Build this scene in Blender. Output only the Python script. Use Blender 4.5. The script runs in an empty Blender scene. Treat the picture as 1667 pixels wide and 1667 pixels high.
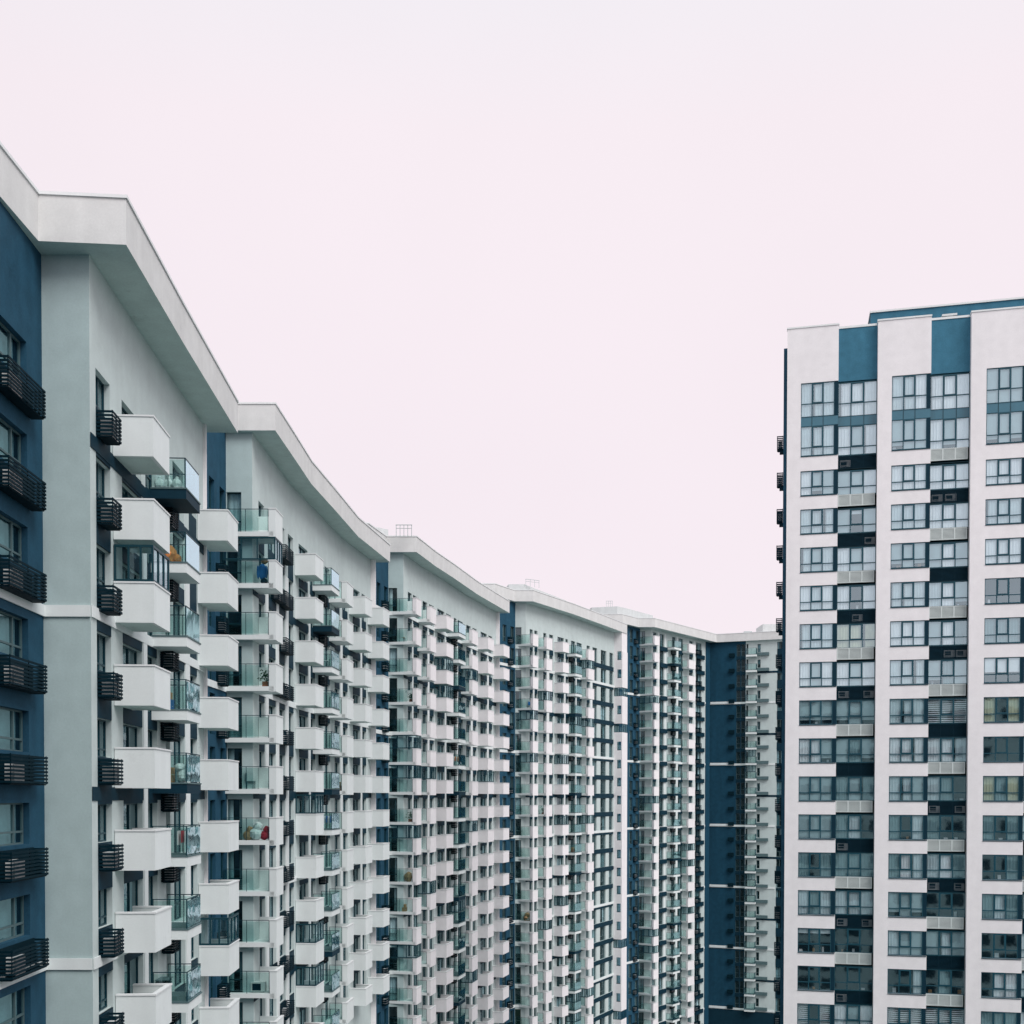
import bpy, math, random
from mathutils import Vector, Matrix
random.seed(11)

# ---------------------------------------------------------------- camera
FPX, CX, HY, W0 = 1850.0, 833.5, 1296.0, 1667.0
PIT = math.radians(1.06)
ROLL = 0.00145
PPY = HY + FPX * math.tan(PIT)
CZ = 52.0            # camera height above the ground
F = 3.0              # storey height
GK = -CZ / F         # ground level in storeys below the camera
sc = bpy.context.scene
cam = bpy.data.cameras.new("camera")
cam.sensor_width = 36.0
cam.lens = 36.0 * FPX / W0
cam.shift_y = (PPY - W0 / 2) / W0
cam.clip_start, cam.clip_end = 0.5, 6000
co = bpy.data.objects.new("camera", cam)
sc.collection.objects.link(co)
co.location = (0, 0, CZ)
co.rotation_euler = (Matrix.Rotation(math.radians(90) - PIT, 3, "X") @ Matrix.Rotation(ROLL, 3, "Z")).to_euler()
sc.camera = co

# ---------------------------------------------------------------- light
SUN_EL, SUN_AZ = math.radians(48), math.radians(141)   # azimuth clockwise from +Y
w = bpy.data.worlds.new("World"); sc.world = w; w.use_nodes = True
nt = w.node_tree; nt.nodes.clear()
N = nt.nodes.new; L = nt.links.new
out = N("ShaderNodeOutputWorld"); bg = N("ShaderNodeBackground"); bg2 = N("ShaderNodeBackground"); add = N("ShaderNodeAddShader")
sky = N("ShaderNodeTexSky"); sky.sky_type = 'NISHITA'; sky.sun_disc = False
sky.sun_elevation = SUN_EL; sky.sun_rotation = SUN_AZ
bg2.inputs[1].default_value = 0.012
L(sky.outputs[0], bg2.inputs[0])
tc = N("ShaderNodeTexCoord"); sep = N("ShaderNodeSeparateXYZ"); L(tc.outputs["Generated"], sep.inputs[0])
ramp = N("ShaderNodeValToRGB")
ramp.color_ramp.elements[0].position = 0.0; ramp.color_ramp.elements[0].color = (0.90, 0.785, 0.828, 1)
ramp.color_ramp.elements[1].position = 0.95; ramp.color_ramp.elements[1].color = (0.72, 0.90, 0.95, 1)
e = ramp.color_ramp.elements.new(0.50); e.color = (0.915, 0.822, 0.858, 1)
nz = N("ShaderNodeTexNoise"); nz.inputs["Scale"].default_value = 1.6; nz.inputs["Detail"].default_value = 4
L(tc.outputs["Generated"], nz.inputs["Vector"])
mr = N("ShaderNodeMapRange"); mr.inputs["From Min"].default_value = 0.3; mr.inputs["From Max"].default_value = 0.7; mr.inputs["To Min"].default_value = 0.965; mr.inputs["To Max"].default_value = 1.02
L(nz.outputs["Fac"], mr.inputs["Value"])
mx = N("ShaderNodeMix"); mx.data_type = 'RGBA'; mx.blend_type = 'MULTIPLY'; mx.inputs[0].default_value = 1.0
L(sep.outputs["Z"], ramp.inputs[0]); L(ramp.outputs[0], mx.inputs[6]); L(mr.outputs[0], mx.inputs[7])
L(mx.outputs[2], bg.inputs[0]); bg.inputs[1].default_value = 0.99
L(bg.outputs[0], add.inputs[0]); L(bg2.outputs[0], add.inputs[1]); L(add.outputs[0], out.inputs[0])
sl = bpy.data.lights.new("sun", 'SUN'); sl.energy = 2.45; sl.angle = math.radians(35); sl.color = (1.0, 0.955, 0.94)
so = bpy.data.objects.new("sun", sl); sc.collection.objects.link(so)
sd = Vector((math.sin(SUN_AZ) * math.cos(SUN_EL), math.cos(SUN_AZ) * math.cos(SUN_EL), math.sin(SUN_EL)))
so.rotation_euler = sd.to_track_quat('Z', 'Y').to_euler()
sc.view_settings.view_transform = 'Standard'; sc.view_settings.look = 'None'
sc.view_settings.exposure = 0.0; sc.view_settings.gamma = 1.0
try:
    sc.cycles.transparent_max_bounces = 12; sc.cycles.max_bounces = 6
    sc.cycles.use_denoising = True
except Exception:
    pass

# ---------------------------------------------------------------- materials
MATS = {}
def mat(key, col, rough=0.8, spec=0.3, metal=0.0, noise=0.05, nscale=1.5, bump=0.0, streak=0.0, stain=0.0):
    m = bpy.data.materials.new(key); m.use_nodes = True
    t = m.node_tree; n = t.nodes; l = t.links
    b = n["Principled BSDF"]
    b.inputs["Roughness"].default_value = rough; b.inputs["Metallic"].default_value = metal
    b.inputs["Specular IOR Level"].default_value = spec
    tc = n.new("ShaderNodeTexCoord")
    c = n.new("ShaderNodeRGB"); c.outputs[0].default_value = (*col, 1)
    last = c.outputs[0]
    def mul(last, vec, scale, lo, hi, detail=4):
        mp = n.new("ShaderNodeMapping"); mp.inputs["Scale"].default_value = vec
        l.new(tc.outputs["Object"], mp.inputs[0])
        nz = n.new("ShaderNodeTexNoise"); nz.inputs["Scale"].default_value = scale; nz.inputs["Detail"].default_value = detail
        l.new(mp.outputs[0], nz.inputs["Vector"])
        r = n.new("ShaderNodeMapRange"); r.inputs["From Min"].default_value = 0.3; r.inputs["From Max"].default_value = 0.7
        r.inputs["To Min"].default_value = lo; r.inputs["To Max"].default_value = hi
        l.new(nz.outputs["Fac"], r.inputs["Value"])
        mx = n.new("ShaderNodeMix"); mx.data_type = 'RGBA'; mx.blend_type = 'MULTIPLY'; mx.inputs[0].default_value = 1
        l.new(last, mx.inputs[6]); l.new(r.outputs[0], mx.inputs[7])
        return mx.outputs[2]
    if noise: last = mul(last, (1, 1, 1), nscale, 1 - noise, 1 + noise)
    if noise: last = mul(last, (1, 1, 1), 14.0, 1 - noise * .8, 1 + noise * .8, 6)
    if streak: last = mul(last, (0.55, 0.55, 0.05), 1.9, 1 - streak * .8, 1 + streak * .3, 6)
    if stain:
        nz = n.new("ShaderNodeTexNoise"); nz.inputs["Scale"].default_value = 0.55; nz.inputs["Detail"].default_value = 9; nz.inputs["Roughness"].default_value = 0.72
        l.new(tc.outputs["Object"], nz.inputs["Vector"])
        r = n.new("ShaderNodeMapRange"); r.inputs["From Min"].default_value = 0.62; r.inputs["From Max"].default_value = 0.70
        r.inputs["To Min"].default_value = 1.0; r.inputs["To Max"].default_value = 1 - stain
        l.new(nz.outputs["Fac"], r.inputs["Value"])
        mx = n.new("ShaderNodeMix"); mx.data_type = 'RGBA'; mx.blend_type = 'MULTIPLY'; mx.inputs[0].default_value = 1
        l.new(last, mx.inputs[6]); l.new(r.outputs[0], mx.inputs[7]); last = mx.outputs[2]
    l.new(last, b.inputs["Base Color"])
    if bump:
        nz = n.new("ShaderNodeTexNoise"); nz.inputs["Scale"].default_value = 30; nz.inputs["Detail"].default_value = 3
        l.new(tc.outputs["Object"], nz.inputs["Vector"])
        bp = n.new("ShaderNodeBump"); bp.inputs["Strength"].default_value = bump; bp.inputs["Distance"].default_value = 0.02
        l.new(nz.outputs["Fac"], bp.inputs["Height"]); l.new(bp.outputs[0], b.inputs["Normal"])
    MATS[key] = m
    return m
def glass(key, tint, refl, rough=0.03, warp=0.02):
    m = bpy.data.materials.new(key); m.use_nodes = True
    t = m.node_tree; n = t.nodes; l = t.links; n.clear()
    o = n.new("ShaderNodeOutputMaterial"); tr = n.new("ShaderNodeBsdfTransparent"); gl = n.new("ShaderNodeBsdfGlossy")
    tr.inputs[0].default_value = (*tint, 1); gl.inputs["Color"].default_value = (0.72, 0.93, 1.0, 1); gl.inputs["Roughness"].default_value = rough
    mx = n.new("ShaderNodeMixShader"); lw = n.new("ShaderNodeLayerWeight"); lw.inputs["Blend"].default_value = 0.5
    fr = n.new("ShaderNodeMath"); fr.operation = 'POWER'; fr.inputs[1].default_value = 4.0; l.new(lw.outputs["Facing"], fr.inputs[0])
    ad = n.new("ShaderNodeMath"); ad.operation = 'ADD'; ad.use_clamp = True; ad.inputs[1].default_value = refl
    tc = n.new("ShaderNodeTexCoord"); nz = n.new("ShaderNodeTexNoise"); nz.inputs["Scale"].default_value = 0.9
    l.new(tc.outputs["Object"], nz.inputs["Vector"])
    bp = n.new("ShaderNodeBump"); bp.inputs["Strength"].default_value = 0.5; bp.inputs["Distance"].default_value = warp
    l.new(nz.outputs["Fac"], bp.inputs["Height"]); l.new(bp.outputs[0], gl.inputs["Normal"])
    l.new(fr.outputs[0], ad.inputs[0]); l.new(ad.outputs[0], mx.inputs[0])
    l.new(tr.outputs[0], mx.inputs[1]); l.new(gl.outputs[0], mx.inputs[2]); l.new(mx.outputs[0], o.inputs[0])
    MATS[key] = m
mat("white_plaster", (0.755, 0.805, 0.80), noise=0.02, streak=0.06, bump=0.15, stain=0.08)
mat("pale_plaster", (0.86, 0.835, 0.845), noise=0.03, streak=0.05, bump=0.15, stain=0.05)
mat("cornice_plaster", (0.69, 0.695, 0.685), noise=0.04, streak=0.09, bump=0.15, stain=0.1)
mat("grey_plaster", (0.55, 0.635, 0.625), noise=0.04, streak=0.06, bump=0.2, stain=0.09)
mat("pier_grey", (0.42, 0.53, 0.53), noise=0.05, streak=0.05, bump=0.2, stain=0.09)
mat("navy_dark", (0.013, 0.062, 0.104), noise=0.10, streak=0.16, spec=0.1)
mat("tower_blue", (0.055, 0.180, 0.265), noise=0.10, streak=0.15, spec=0.1, bump=0.2)
mat("navy", (0.022, 0.080, 0.130), noise=0.12, streak=0.18, spec=0.1, rough=0.75, bump=0.2, stain=0.18)
mat("deep_navy", (0.006, 0.031, 0.050), noise=0.08, rough=0.6, spec=0.1)
mat("black_metal", (0.002, 0.016, 0.025), noise=0.05, rough=0.6, spec=0.06)
mat("frame_dark", (0.010, 0.048, 0.064), noise=0.05, rough=0.4, spec=0.2)
mat("frame_teal", (0.014, 0.075, 0.105), noise=0.05, rough=0.4, spec=0.3)
mat("frame_grey", (0.09, 0.15, 0.16), noise=0.04, rough=0.5)
mat("teal_panel", (0.045, 0.16, 0.22), noise=0.05, rough=0.25, spec=0.6)
mat("coping", (0.78, 0.80, 0.80), noise=0.03, rough=0.5)
mat("roof_render", (0.60, 0.62, 0.62), noise=0.05, streak=0.08)
mat("louvre_light", (0.60, 0.66, 0.65), noise=0.04, rough=0.5)
mat("louvre_gap", (0.20, 0.25, 0.25), noise=0.04, rough=0.6)
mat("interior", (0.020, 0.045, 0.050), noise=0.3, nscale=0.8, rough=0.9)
mat("curtain_white", (0.93, 0.93, 0.94), noise=0.05, rough=0.9)
mat("curtain_grey", (0.68, 0.76, 0.78), noise=0.08, rough=0.9)
mat("curtain_teal", (0.26, 0.39, 0.41), noise=0.10, rough=0.9)
mat("curtain_beige", (0.66, 0.66, 0.48), noise=0.08, rough=0.9)
mat("roller_blind", (0.46, 0.58, 0.60), noise=0.05, rough=0.9)
mat("asphalt", (0.10, 0.125, 0.125), noise=0.2, nscale=0.05, rough=0.95)
mat("paving", (0.30, 0.36, 0.36), noise=0.15, nscale=0.3, rough=0.9)
mat("lawn", (0.035, 0.07, 0.035), noise=0.3, nscale=0.5, rough=1.0)
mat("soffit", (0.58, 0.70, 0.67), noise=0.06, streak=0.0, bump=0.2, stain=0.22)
mat("roof_sheet", (0.45, 0.50, 0.50), noise=0.05, rough=0.6)
mat("ac_white", (0.60, 0.62, 0.62), noise=0.04, rough=0.5)
mat("brown_pipe", (0.16, 0.11, 0.09), noise=0.05)
mat("cardboard", (0.42, 0.24, 0.10), noise=0.08)
mat("white_cloth", (0.80, 0.82, 0.82), noise=0.05)
mat("orange_cloth", (0.72, 0.26, 0.08), noise=0.10)
mat("red_cloth", (0.45, 0.03, 0.05), noise=0.1)
mat("blue_cloth", (0.03, 0.16, 0.42), noise=0.1)
mat("wicker", (0.36, 0.23, 0.12), noise=0.25, nscale=6)
mat("leaf", (0.05, 0.13, 0.06), noise=0.3, nscale=8)
mat("clay", (0.30, 0.12, 0.07), noise=0.1)
glass("pane", (0.70, 0.84, 0.86), 0.12)
glass("pane_dark", (0.55, 0.72, 0.76), 0.02)
glass("pane_tower", (0.93, 0.985, 1.0), 0.34, warp=0.004)
glass("front_glass", (0.80, 0.92, 0.90), 0.42)  # rail glass with reflection raised for the balcony front panels
glass("rail_glass", (0.84, 0.93, 0.915), 0.06)

# ---------------------------------------------------------------- mesh builder
class MB:
    def __init__(s): s.v = []; s.f = []; s.m = []
    def poly(s, pts, m):
        i = len(s.v); s.v += [tuple(p) for p in pts]; s.f.append(tuple(range(i, i + len(pts)))); s.m.append(m)
    def hexa(s, b, t, m):      # b, t: four bottom and four top points (ccw from above)
        i = len(s.v); s.v += [tuple(p) for p in b] + [tuple(p) for p in t]
        for f in ((3, 2, 1, 0), (4, 5, 6, 7), (0, 1, 5, 4), (1, 2, 6, 5), (2, 3, 7, 6), (3, 0, 4, 7)):
            s.f.append(tuple(i + k for k in f)); s.m.append(m)
    def fb(s, fr, s0, s1, d0, d1, k0, k1, m):   # box in a facade frame; s along, d outward, k in storeys
        s.fz(fr, s0, s1, d0, d1, CZ + F * k0, CZ + F * k1, m)
    def fz(s, fr, s0, s1, d0, d1, z0, z1, m):
        p, t, n = fr
        c = [(s0, d0), (s1, d0), (s1, d1), (s0, d1)]
        q = [(p[0] + t[0] * a + n[0] * b, p[1] + t[1] * a + n[1] * b) for a, b in c]
        if t[0] * n[1] - t[1] * n[0] < 0: q = q[::-1]
        s.hexa([(x, y, z0) for x, y in q], [(x, y, z1) for x, y in q], m)
    def prism(s, pts, z0, z1, m, mt=None, mbot=None):
        a = sum(pts[i][0] * pts[(i + 1) % len(pts)][1] - pts[(i + 1) % len(pts)][0] * pts[i][1] for i in range(len(pts)))
        if a < 0: pts = pts[::-1]
        nn = len(pts)
        for i in range(nn):
            p, q = pts[i], pts[(i + 1) % nn]
            s.poly([(p[0], p[1], z0), (q[0], q[1], z0), (q[0], q[1], z1), (p[0], p[1], z1)], m)
        s.poly([(x, y, z1) for x, y in pts], mt or m)
        s.poly([(x, y, z0) for x, y in pts[::-1]], mbot or m)
    def join(s, o):
        i = len(s.v); s.v += o.v; s.f += [tuple(k + i for k in f) for f in o.f]; s.m += o.m
    def build(s, name, parent=None, base=(0, 0, 0), smooth=False):
        if not s.f: return None
        me = bpy.data.meshes.new(name)
        me.from_pydata([(x - base[0], y - base[1], z - base[2]) for x, y, z in s.v], [], s.f)
        keys = sorted(set(s.m)); idx = {k: i for i, k in enumerate(keys)}
        for k in keys: me.materials.append(MATS[k])
        me.polygons.foreach_set("material_index", [idx[k] for k in s.m])
        if smooth: me.polygons.foreach_set("use_smooth", [True] * len(s.f))
        me.update()
        o = bpy.data.objects.new(name, me); sc.collection.objects.link(o)
        if parent: o.parent = parent
        return o
def root(name, label, cat, loc, group=None):
    o = bpy.data.objects.new(name, None); sc.collection.objects.link(o)
    o.location = loc; o.empty_display_size = 1; o["label"] = label; o["category"] = cat
    if group: o["group"] = group
    return o

# ---------------------------------------------------------------- plan helpers
CP, SP = math.cos(PIT), math.sin(PIT)
def unproj(px, py, k):
    x = (px - CX) / FPX; y = (PPY - py) / FPX
    x, y = x * math.cos(ROLL) - y * math.sin(ROLL), x * math.sin(ROLL) + y * math.cos(ROLL)
    d = (x, CP + y * SP, -SP + y * CP)
    t = F * k / d[2]
    return (d[0] * t, d[1] * t)
def ray(px):
    x = (px - CX) / FPX; y = (PPY - HY) / FPX
    x, y = x * math.cos(ROLL) - y * math.sin(ROLL), x * math.sin(ROLL) + y * math.cos(ROLL)
    return x / (CP + y * SP)
def sub(a, b): return (a[0] - b[0], a[1] - b[1])
def unit(a):
    l = math.hypot(*a); return (a[0] / l, a[1] / l)
class Path:
    def __init__(s, pts):
        s.p = pts; s.s = [0]
        for a, b in zip(pts, pts[1:]): s.s.append(s.s[-1] + math.hypot(b[0] - a[0], b[1] - a[1]))
        s.len = s.s[-1]
    def seg(s, u):
        for i in range(len(s.p) - 2):
            if u < s.s[i + 1]: return i
        return len(s.p) - 2
    def at(s, u):
        i = s.seg(u); a, b = s.p[i], s.p[i + 1]; t = (u - s.s[i]) / (s.s[i + 1] - s.s[i])
        return (a[0] + (b[0] - a[0]) * t, a[1] + (b[1] - a[1]) * t)
    def tan(s, u):
        i = s.seg(u); return unit(sub(s.p[i + 1], s.p[i]))
    def off(s, d):      # positive = to the right of travel (towards the courtyard)
        ns = [(t[1], -t[0]) for t in (unit(sub(b, a)) for a, b in zip(s.p, s.p[1:]))]
        out = []
        for i, p in enumerate(s.p):
            if i == 0: n = ns[0]; k = 1
            elif i == len(s.p) - 1: n = ns[-1]; k = 1
            else:
                n = unit((ns[i - 1][0] + ns[i][0], ns[i - 1][1] + ns[i][1])); k = 1 / (n[0] * ns[i][0] + n[1] * ns[i][1])
            out.append((p[0] + n[0] * d * k, p[1] + n[1] * d * k))
        return Path(out)
    def cut(s, a, b):
        return Path([s.at(a)] + [p for p, u in zip(s.p, s.s) if a < u < b] + [s.at(b)])
    def hit(s, px):     # arclength where the sight line through pixel column px crosses
        m = ray(px); best = None
        for i in range(len(s.p) - 1):
            a, b = s.p[i], s.p[i + 1]
            fa, fb = a[0] - m * a[1], b[0] - m * b[1]
            if abs(fa - fb) < 1e-9: continue
            t = fa / (fa - fb); u = s.s[i] + t * (s.s[i + 1] - s.s[i])
            if -1e-6 <= t <= 1 + 1e-6: return u
            e = -t if t < 0 else t - 1
            if (i == 0 and t < 0) or (i == len(s.p) - 2 and t > 1):
                if best is None or e < best[0]: best = (e, u)
        return best[1]
def frame(a, b, n_right=True):
    t = unit(sub(b, a)); n = (t[1], -t[0]) if n_right else (-t[1], t[0])
    return (a, t, n)
def Z(k): return CZ + F * k
def strip(mb, path, k0, k1, d0, d1, m, caps=True):
    a, b = path.off(d0).p, path.off(d1).p
    for i in range(len(a) - 1):
        mb.hexa([(*a[i], Z(k0)), (*b[i], Z(k0)), (*b[i + 1], Z(k0)), (*a[i + 1], Z(k0))],
                [(*a[i], Z(k1)), (*b[i], Z(k1)), (*b[i + 1], Z(k1)), (*a[i + 1], Z(k1))], m)

REV = 0.22
def wall(mb, path, k0, k1, opens, m, rm=None):
    """sheet wall along path with openings [(s0, s1, [(ka, kb), ...])] and their reveals"""
    rm = rm or m
    cuts = sorted(set([0, path.len] + [u for u in path.s] + [x for o in opens for x in o[:2]]))
    cuts = [c for c in cuts if -1e-6 <= c <= path.len + 1e-6]
    for a, b in zip(cuts, cuts[1:]):
        if b - a < 1e-4: continue
        mid = (a + b) / 2; zs = []
        for o in opens:
            if o[0] < mid < o[1]: zs = sorted(o[2])
        lo = k0; p, q = path.at(a + 1e-7), path.at(b - 1e-7)
        for z0, z1 in zs + [(k1, k1)]:
            if z0 > lo + 1e-6: mb.poly([(*p, Z(lo)), (*q, Z(lo)), (*q, Z(z0)), (*p, Z(z0))][::1], m)
            lo = z1
    for o in opens:
        a, b = path.at(o[0]), path.at(o[1]); fr = frame(a, b); n = fr[2]
        a2 = (a[0] - n[0] * REV, a[1] - n[1] * REV); b2 = (b[0] - n[0] * REV, b[1] - n[1] * REV)
        for z0, z1 in o[2]:
            mb.poly([(*a, Z(z0)), (*a2, Z(z0)), (*a2, Z(z1)), (*a, Z(z1))], rm)
            mb.poly([(*b, Z(z0)), (*b2, Z(z0)), (*b2, Z(z1)), (*b, Z(z1))], rm)
            mb.poly([(*a, Z(z0)), (*b, Z(z0)), (*b2, Z(z0)), (*a2, Z(z0))], rm)
            mb.poly([(*a, Z(z1)), (*b, Z(z1)), (*b2, Z(z1)), (*a2, Z(z1))], rm)

def curtain(mb, fr, s0, s1, d, k0, k1, m, step=0.13, amp=0.03):
    n = max(2, int((s1 - s0) / step)); p, t, nn = fr
    pts = []
    for i in range(n + 1):
        s = s0 + (s1 - s0) * i / n; dd = d + (amp if i % 2 else -amp) * random.uniform(.5, 1.3)
        pts.append((p[0] + t[0] * s + nn[0] * dd, p[1] + t[1] * s + nn[1] * dd))
    for a, b in zip(pts, pts[1:]):
        mb.poly([(*a, Z(k0)), (*b, Z(k0)), (*b, Z(k1)), (*a, Z(k1))], m)
def sheet(mb, fr, s0, s1, d, k0, k1, m):
    p, t, n = fr
    q = [(p[0] + t[0] * s + n[0] * d, p[1] + t[1] * s + n[1] * d) for s in (s0, s1)]
    mb.poly([(*q[0], Z(k0)), (*q[1], Z(k0)), (*q[1], Z(k1)), (*q[0], Z(k1))], m)

def window(a, b, k0, k1, fmat="frame_dark", pane="pane", split=0.55, low=0.0, dress=None):
    """frame, pane and curtain builders of one window between plan points a, b (wall face), set back in its reveal"""
    fr = frame(a, b); Lw = math.hypot(b[0] - a[0], b[1] - a[1]); d = -REV
    fm, pm, cm = MB(), MB(), MB(); w_ = 0.055; kf = w_ / F
    fm.fb(fr, 0, Lw, d - .06, d + .02, k0, k0 + kf, fmat); fm.fb(fr, 0, Lw, d - .06, d + .02, k1 - kf, k1, fmat)
    fm.fb(fr, 0, w_, d - .06, d + .02, k0 + kf, k1 - kf, fmat); fm.fb(fr, Lw - w_, Lw, d - .06, d + .02, k0 + kf, k1 - kf, fmat)
    if split and Lw > 0.9: fm.fb(fr, Lw * split - .04, Lw * split + .04, d - .06, d + .03, k0 + kf, k1 - kf, fmat)
    if low: fm.fb(fr, w_, Lw - w_, d - .06, d + .02, k0 + (k1 - k0) * low - .01, k0 + (k1 - k0) * low + .012, fmat)
    sheet(pm, fr, w_ * .5, Lw - w_ * .5, d - .02, k0 + kf * .5, k1 - kf * .5, pane)
    if dress:
        for f0, f1, m, z in dress:
            curtain(cm, fr, Lw * f0, Lw * f1, d - .2, k0 + (k1 - k0) * z, k1, m)
    return fm, pm, cm
def rand_dress():
    r = random.random()
    if r < 0.30: return None
    m = random.choice(["curtain_grey", "curtain_teal", "curtain_teal", "curtain_grey", "curtain_white"])
    if r < 0.5: return [(0, random.uniform(.25, .45), m, 0)]
    if r < 0.7: return [(random.uniform(.55, .75), 1, m, 0)]
    if r < 0.85: return [(0, .3, m, 0), (.7, 1, m, 0)]
    return [(0, 1, m, random.choice([0, 0, .5]))]

# ---------------------------------------------------------------- balconies
def merge(parts):
    m = MB()
    for p in parts.values(): m.join(p)
    return m
def rail(parts, fr, s0, s1, d0, d1, kb, kt, along, post=0.9, front="rail_glass"):
    """glass rail: dark posts and handrail, a glass sheet between; along = 's' or 'd'"""
    g, r = parts.setdefault("glass_panel", MB()), parts.setdefault("railing", MB())
    a, b = (s0, s1) if along == 's' else (d0, d1)
    n = max(1, round((b - a) / post))
    for i in range(n + 1):
        u = a + (b - a) * i / n
        u = min(max(u, a + .02), b - .02)
        if along == 's': r.fb(fr, u - .015, u + .015, d0 - .02, d0 + .01, kb - .01, kt, "frame_dark")
        else: r.fb(fr, s0 - .01, s0 + .02, u - .015, u + .015, kb - .01, kt, "frame_dark")
    if along == 's':
        r.fb(fr, a, b, d0 - .025, d0 + .015, kt, kt + .012, "frame_dark")
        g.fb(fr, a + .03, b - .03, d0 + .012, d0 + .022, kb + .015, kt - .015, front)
    else:
        r.fb(fr, s0 - .015, s0 + .025, a, b, kt, kt + .012, "frame_dark")
        g.fb(fr, s0 - .022, s0 - .012, a + .03, b - .03, kb + .015, kt - .015, "rail_glass")
def glaze(parts, fr, L_, D, kb, kt, sides=True):
    """enclosing window screen above a parapet"""
    g, r = parts.setdefault("glazing_glass", MB()), parts.setdefault("glazing_frame", MB())
    m = "frame_dark"
    for (k0, k1) in ((kb, kb + .03), (kt - .03, kt)):
        r.fb(fr, .0, L_, -.09, -.01, k0, k1, m); r.fb(fr, .01, .09, -D, -.09, k0, k1, m)
    for u in (0.0, L_ * .33, L_ * .66, L_ - .08): r.fb(fr, u + .003, u + .077, -.085, -.012, kb + .03, kt - .03, m)
    for u in (-D, -D * .66, -D * .36): r.fb(fr, .013, .087, u + .003, u + .077, kb + .03, kt - .03, m)
    sheet(g, fr, .05, L_ - .05, -.05, kb + .02, kt - .02, "pane")
    p, t, n = fr; q = [(p[0] + t[0] * .05 + n[0] * x, p[1] + t[1] * .05 + n[1] * x) for x in (-D, -.05)]
    g.poly([(*q[0], Z(kb + .02)), (*q[1], Z(kb + .02)), (*q[1], Z(kt - .02)), (*q[0], Z(kt - .02))], "pane")
def balcony(kind, a, b, n, D=1.45, side=None, slabmat="white_plaster", closed=False, m="white_plaster", gl=False, front="front_glass"):
    fr = frame(a, b); L_ = math.hypot(b[0] - a[0], b[1] - a[1]); P = {}
    side = side or D
    if kind == "box":
        s = P.setdefault("parapet", MB())
        s.fb(fr, 0, L_, -.14, 0, n + .09, n + .565, m); s.fb(fr, 0, .14, -D, -.14, n + .09, n + .565, m)
        s.fb(fr, L_ - .14, L_, -D, -.14, n + .09, n + .565, m)
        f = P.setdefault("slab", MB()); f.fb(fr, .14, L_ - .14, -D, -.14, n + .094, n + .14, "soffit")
        c = P.setdefault("coping", MB())
        c.fb(fr, -.03, L_ + .03, -.17, .03, n + .565, n + .585, "coping"); c.fb(fr, -.03, .17, -D, -.17, n + .565, n + .585, "coping")
        c.fb(fr, L_ - .17, L_ + .03, -D, -.17, n + .565, n + .585, "coping")
    elif kind == "glass":
        f = P.setdefault("slab", MB()); f.fb(fr, 0, L_, -D, 0, n + .03, n + .16, slabmat)
        f.fb(fr, -.03, L_ + .03, -D, .03, n + .16, n + .18, "frame_grey")
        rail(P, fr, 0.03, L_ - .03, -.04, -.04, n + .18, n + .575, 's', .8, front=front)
        rail(P, fr, .03, .03, -D, -.04, n + .18, n + .575, 'd', .75)
        rail(P, fr, L_ - .05, L_ - .05, -D, -.04, n + .18, n + .575, 'd', .75)
    elif kind == "half":
        f = P.setdefault("slab", MB()); f.fb(fr, .0, L_ - .0, -D, -.14, n + .04, n + .13, slabmat)
        if side > D: f.fb(fr, .0, .95, -side, -D, n + .04, n + .13, slabmat)
        s = P.setdefault("parapet", MB()); s.fb(fr, 0, L_, -.14, 0, n + .03, n + .565, m)
        s.fb(fr, 0, .14, -.40, -.14, n + .03, n + .565, m)
        s.fb(fr, L_ - .14, L_, -D, -.14, n + .03, n + .565, m)
        c = P.setdefault("coping", MB()); c.fb(fr, -.03, L_ + .03, -.17, .03, n + .565, n + .585, "coping")
        c.fb(fr, -.03, .17, -.43, -.17, n + .565, n + .585, "coping")
        rail(P, fr, .03, .03, -side, -.42, n + .14, n + .56, 'd', 1.1 if side > D else .9)
    elif kind == "bay":
        s = P.setdefault("parapet", MB())
        s.fb(fr, 0, L_, -.14, 0, n + .03, n + (.55 if gl else 1.028), m); s.fb(fr, 0, .14, -D, -.14, n + .03, n + .55, m)
        if gl: glaze(P, fr, L_, D, n + .55, n + 1.03)
        else:
            s.fb(fr, 0, .14, -D, -D * .62, n + .55, n + 1.028, m); s.fb(fr, 0, .14, -D * .12, -.14, n + .55, n + 1.028, m)
            g = P.setdefault("glazing_frame", MB())
            g.fb(fr, .04, .09, -D * .62, -D * .12, n + .55, n + .59, "frame_dark")
            g2 = P.setdefault("glazing_glass", MB()); g2.fb(fr, .05, .07, -D * .62, -D * .12, n + .59, n + 1.02, "pane")
    if closed and kind != "bay": glaze(P, fr, L_, side, n + (.585 if kind != "glass" else .59), n + 1.03)
    return P
def basket(fr, s0, s1, D, k0, k1, ac=True, ns=7, m="black_metal"):
    P = {"slats": MB()}; b = P["slats"]
    for i in range(ns):
        k = k0 + (k1 - k0) * (i + .2) / ns; kh = (k1 - k0) / ns * .58
        b.fb(fr, s0, s1, D - .03, D, k, k + kh, m)
        b.fb(fr, s0, s0 + .03, .01, D - .03, k, k + kh, m); b.fb(fr, s1 - .03, s1, .01, D - .03, k, k + kh, m)
    for u in (s0 + .03, (s0 + s1) / 2, s1 - .06): b.fb(fr, u, u + .03, D - .055, D - .03, k0, k1, m)
    b.fb(fr, s0 + .03, s1 - .03, .02, .06, k0, k1, m)
    b.fb(fr, s0 + .03, s1 - .03, .06, D - .06, k0 - .01, k0 + .005, m)
    if ac:
        c = P.setdefault("air_conditioner", MB()); q = (s1 - s0)
        a0 = s0 + q * .18
        c.fb(fr, a0, min(a0 + .8, s1 - .08), .10, D - .12, k0 + .02, k0 + .21, "ac_white")
    return P

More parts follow.
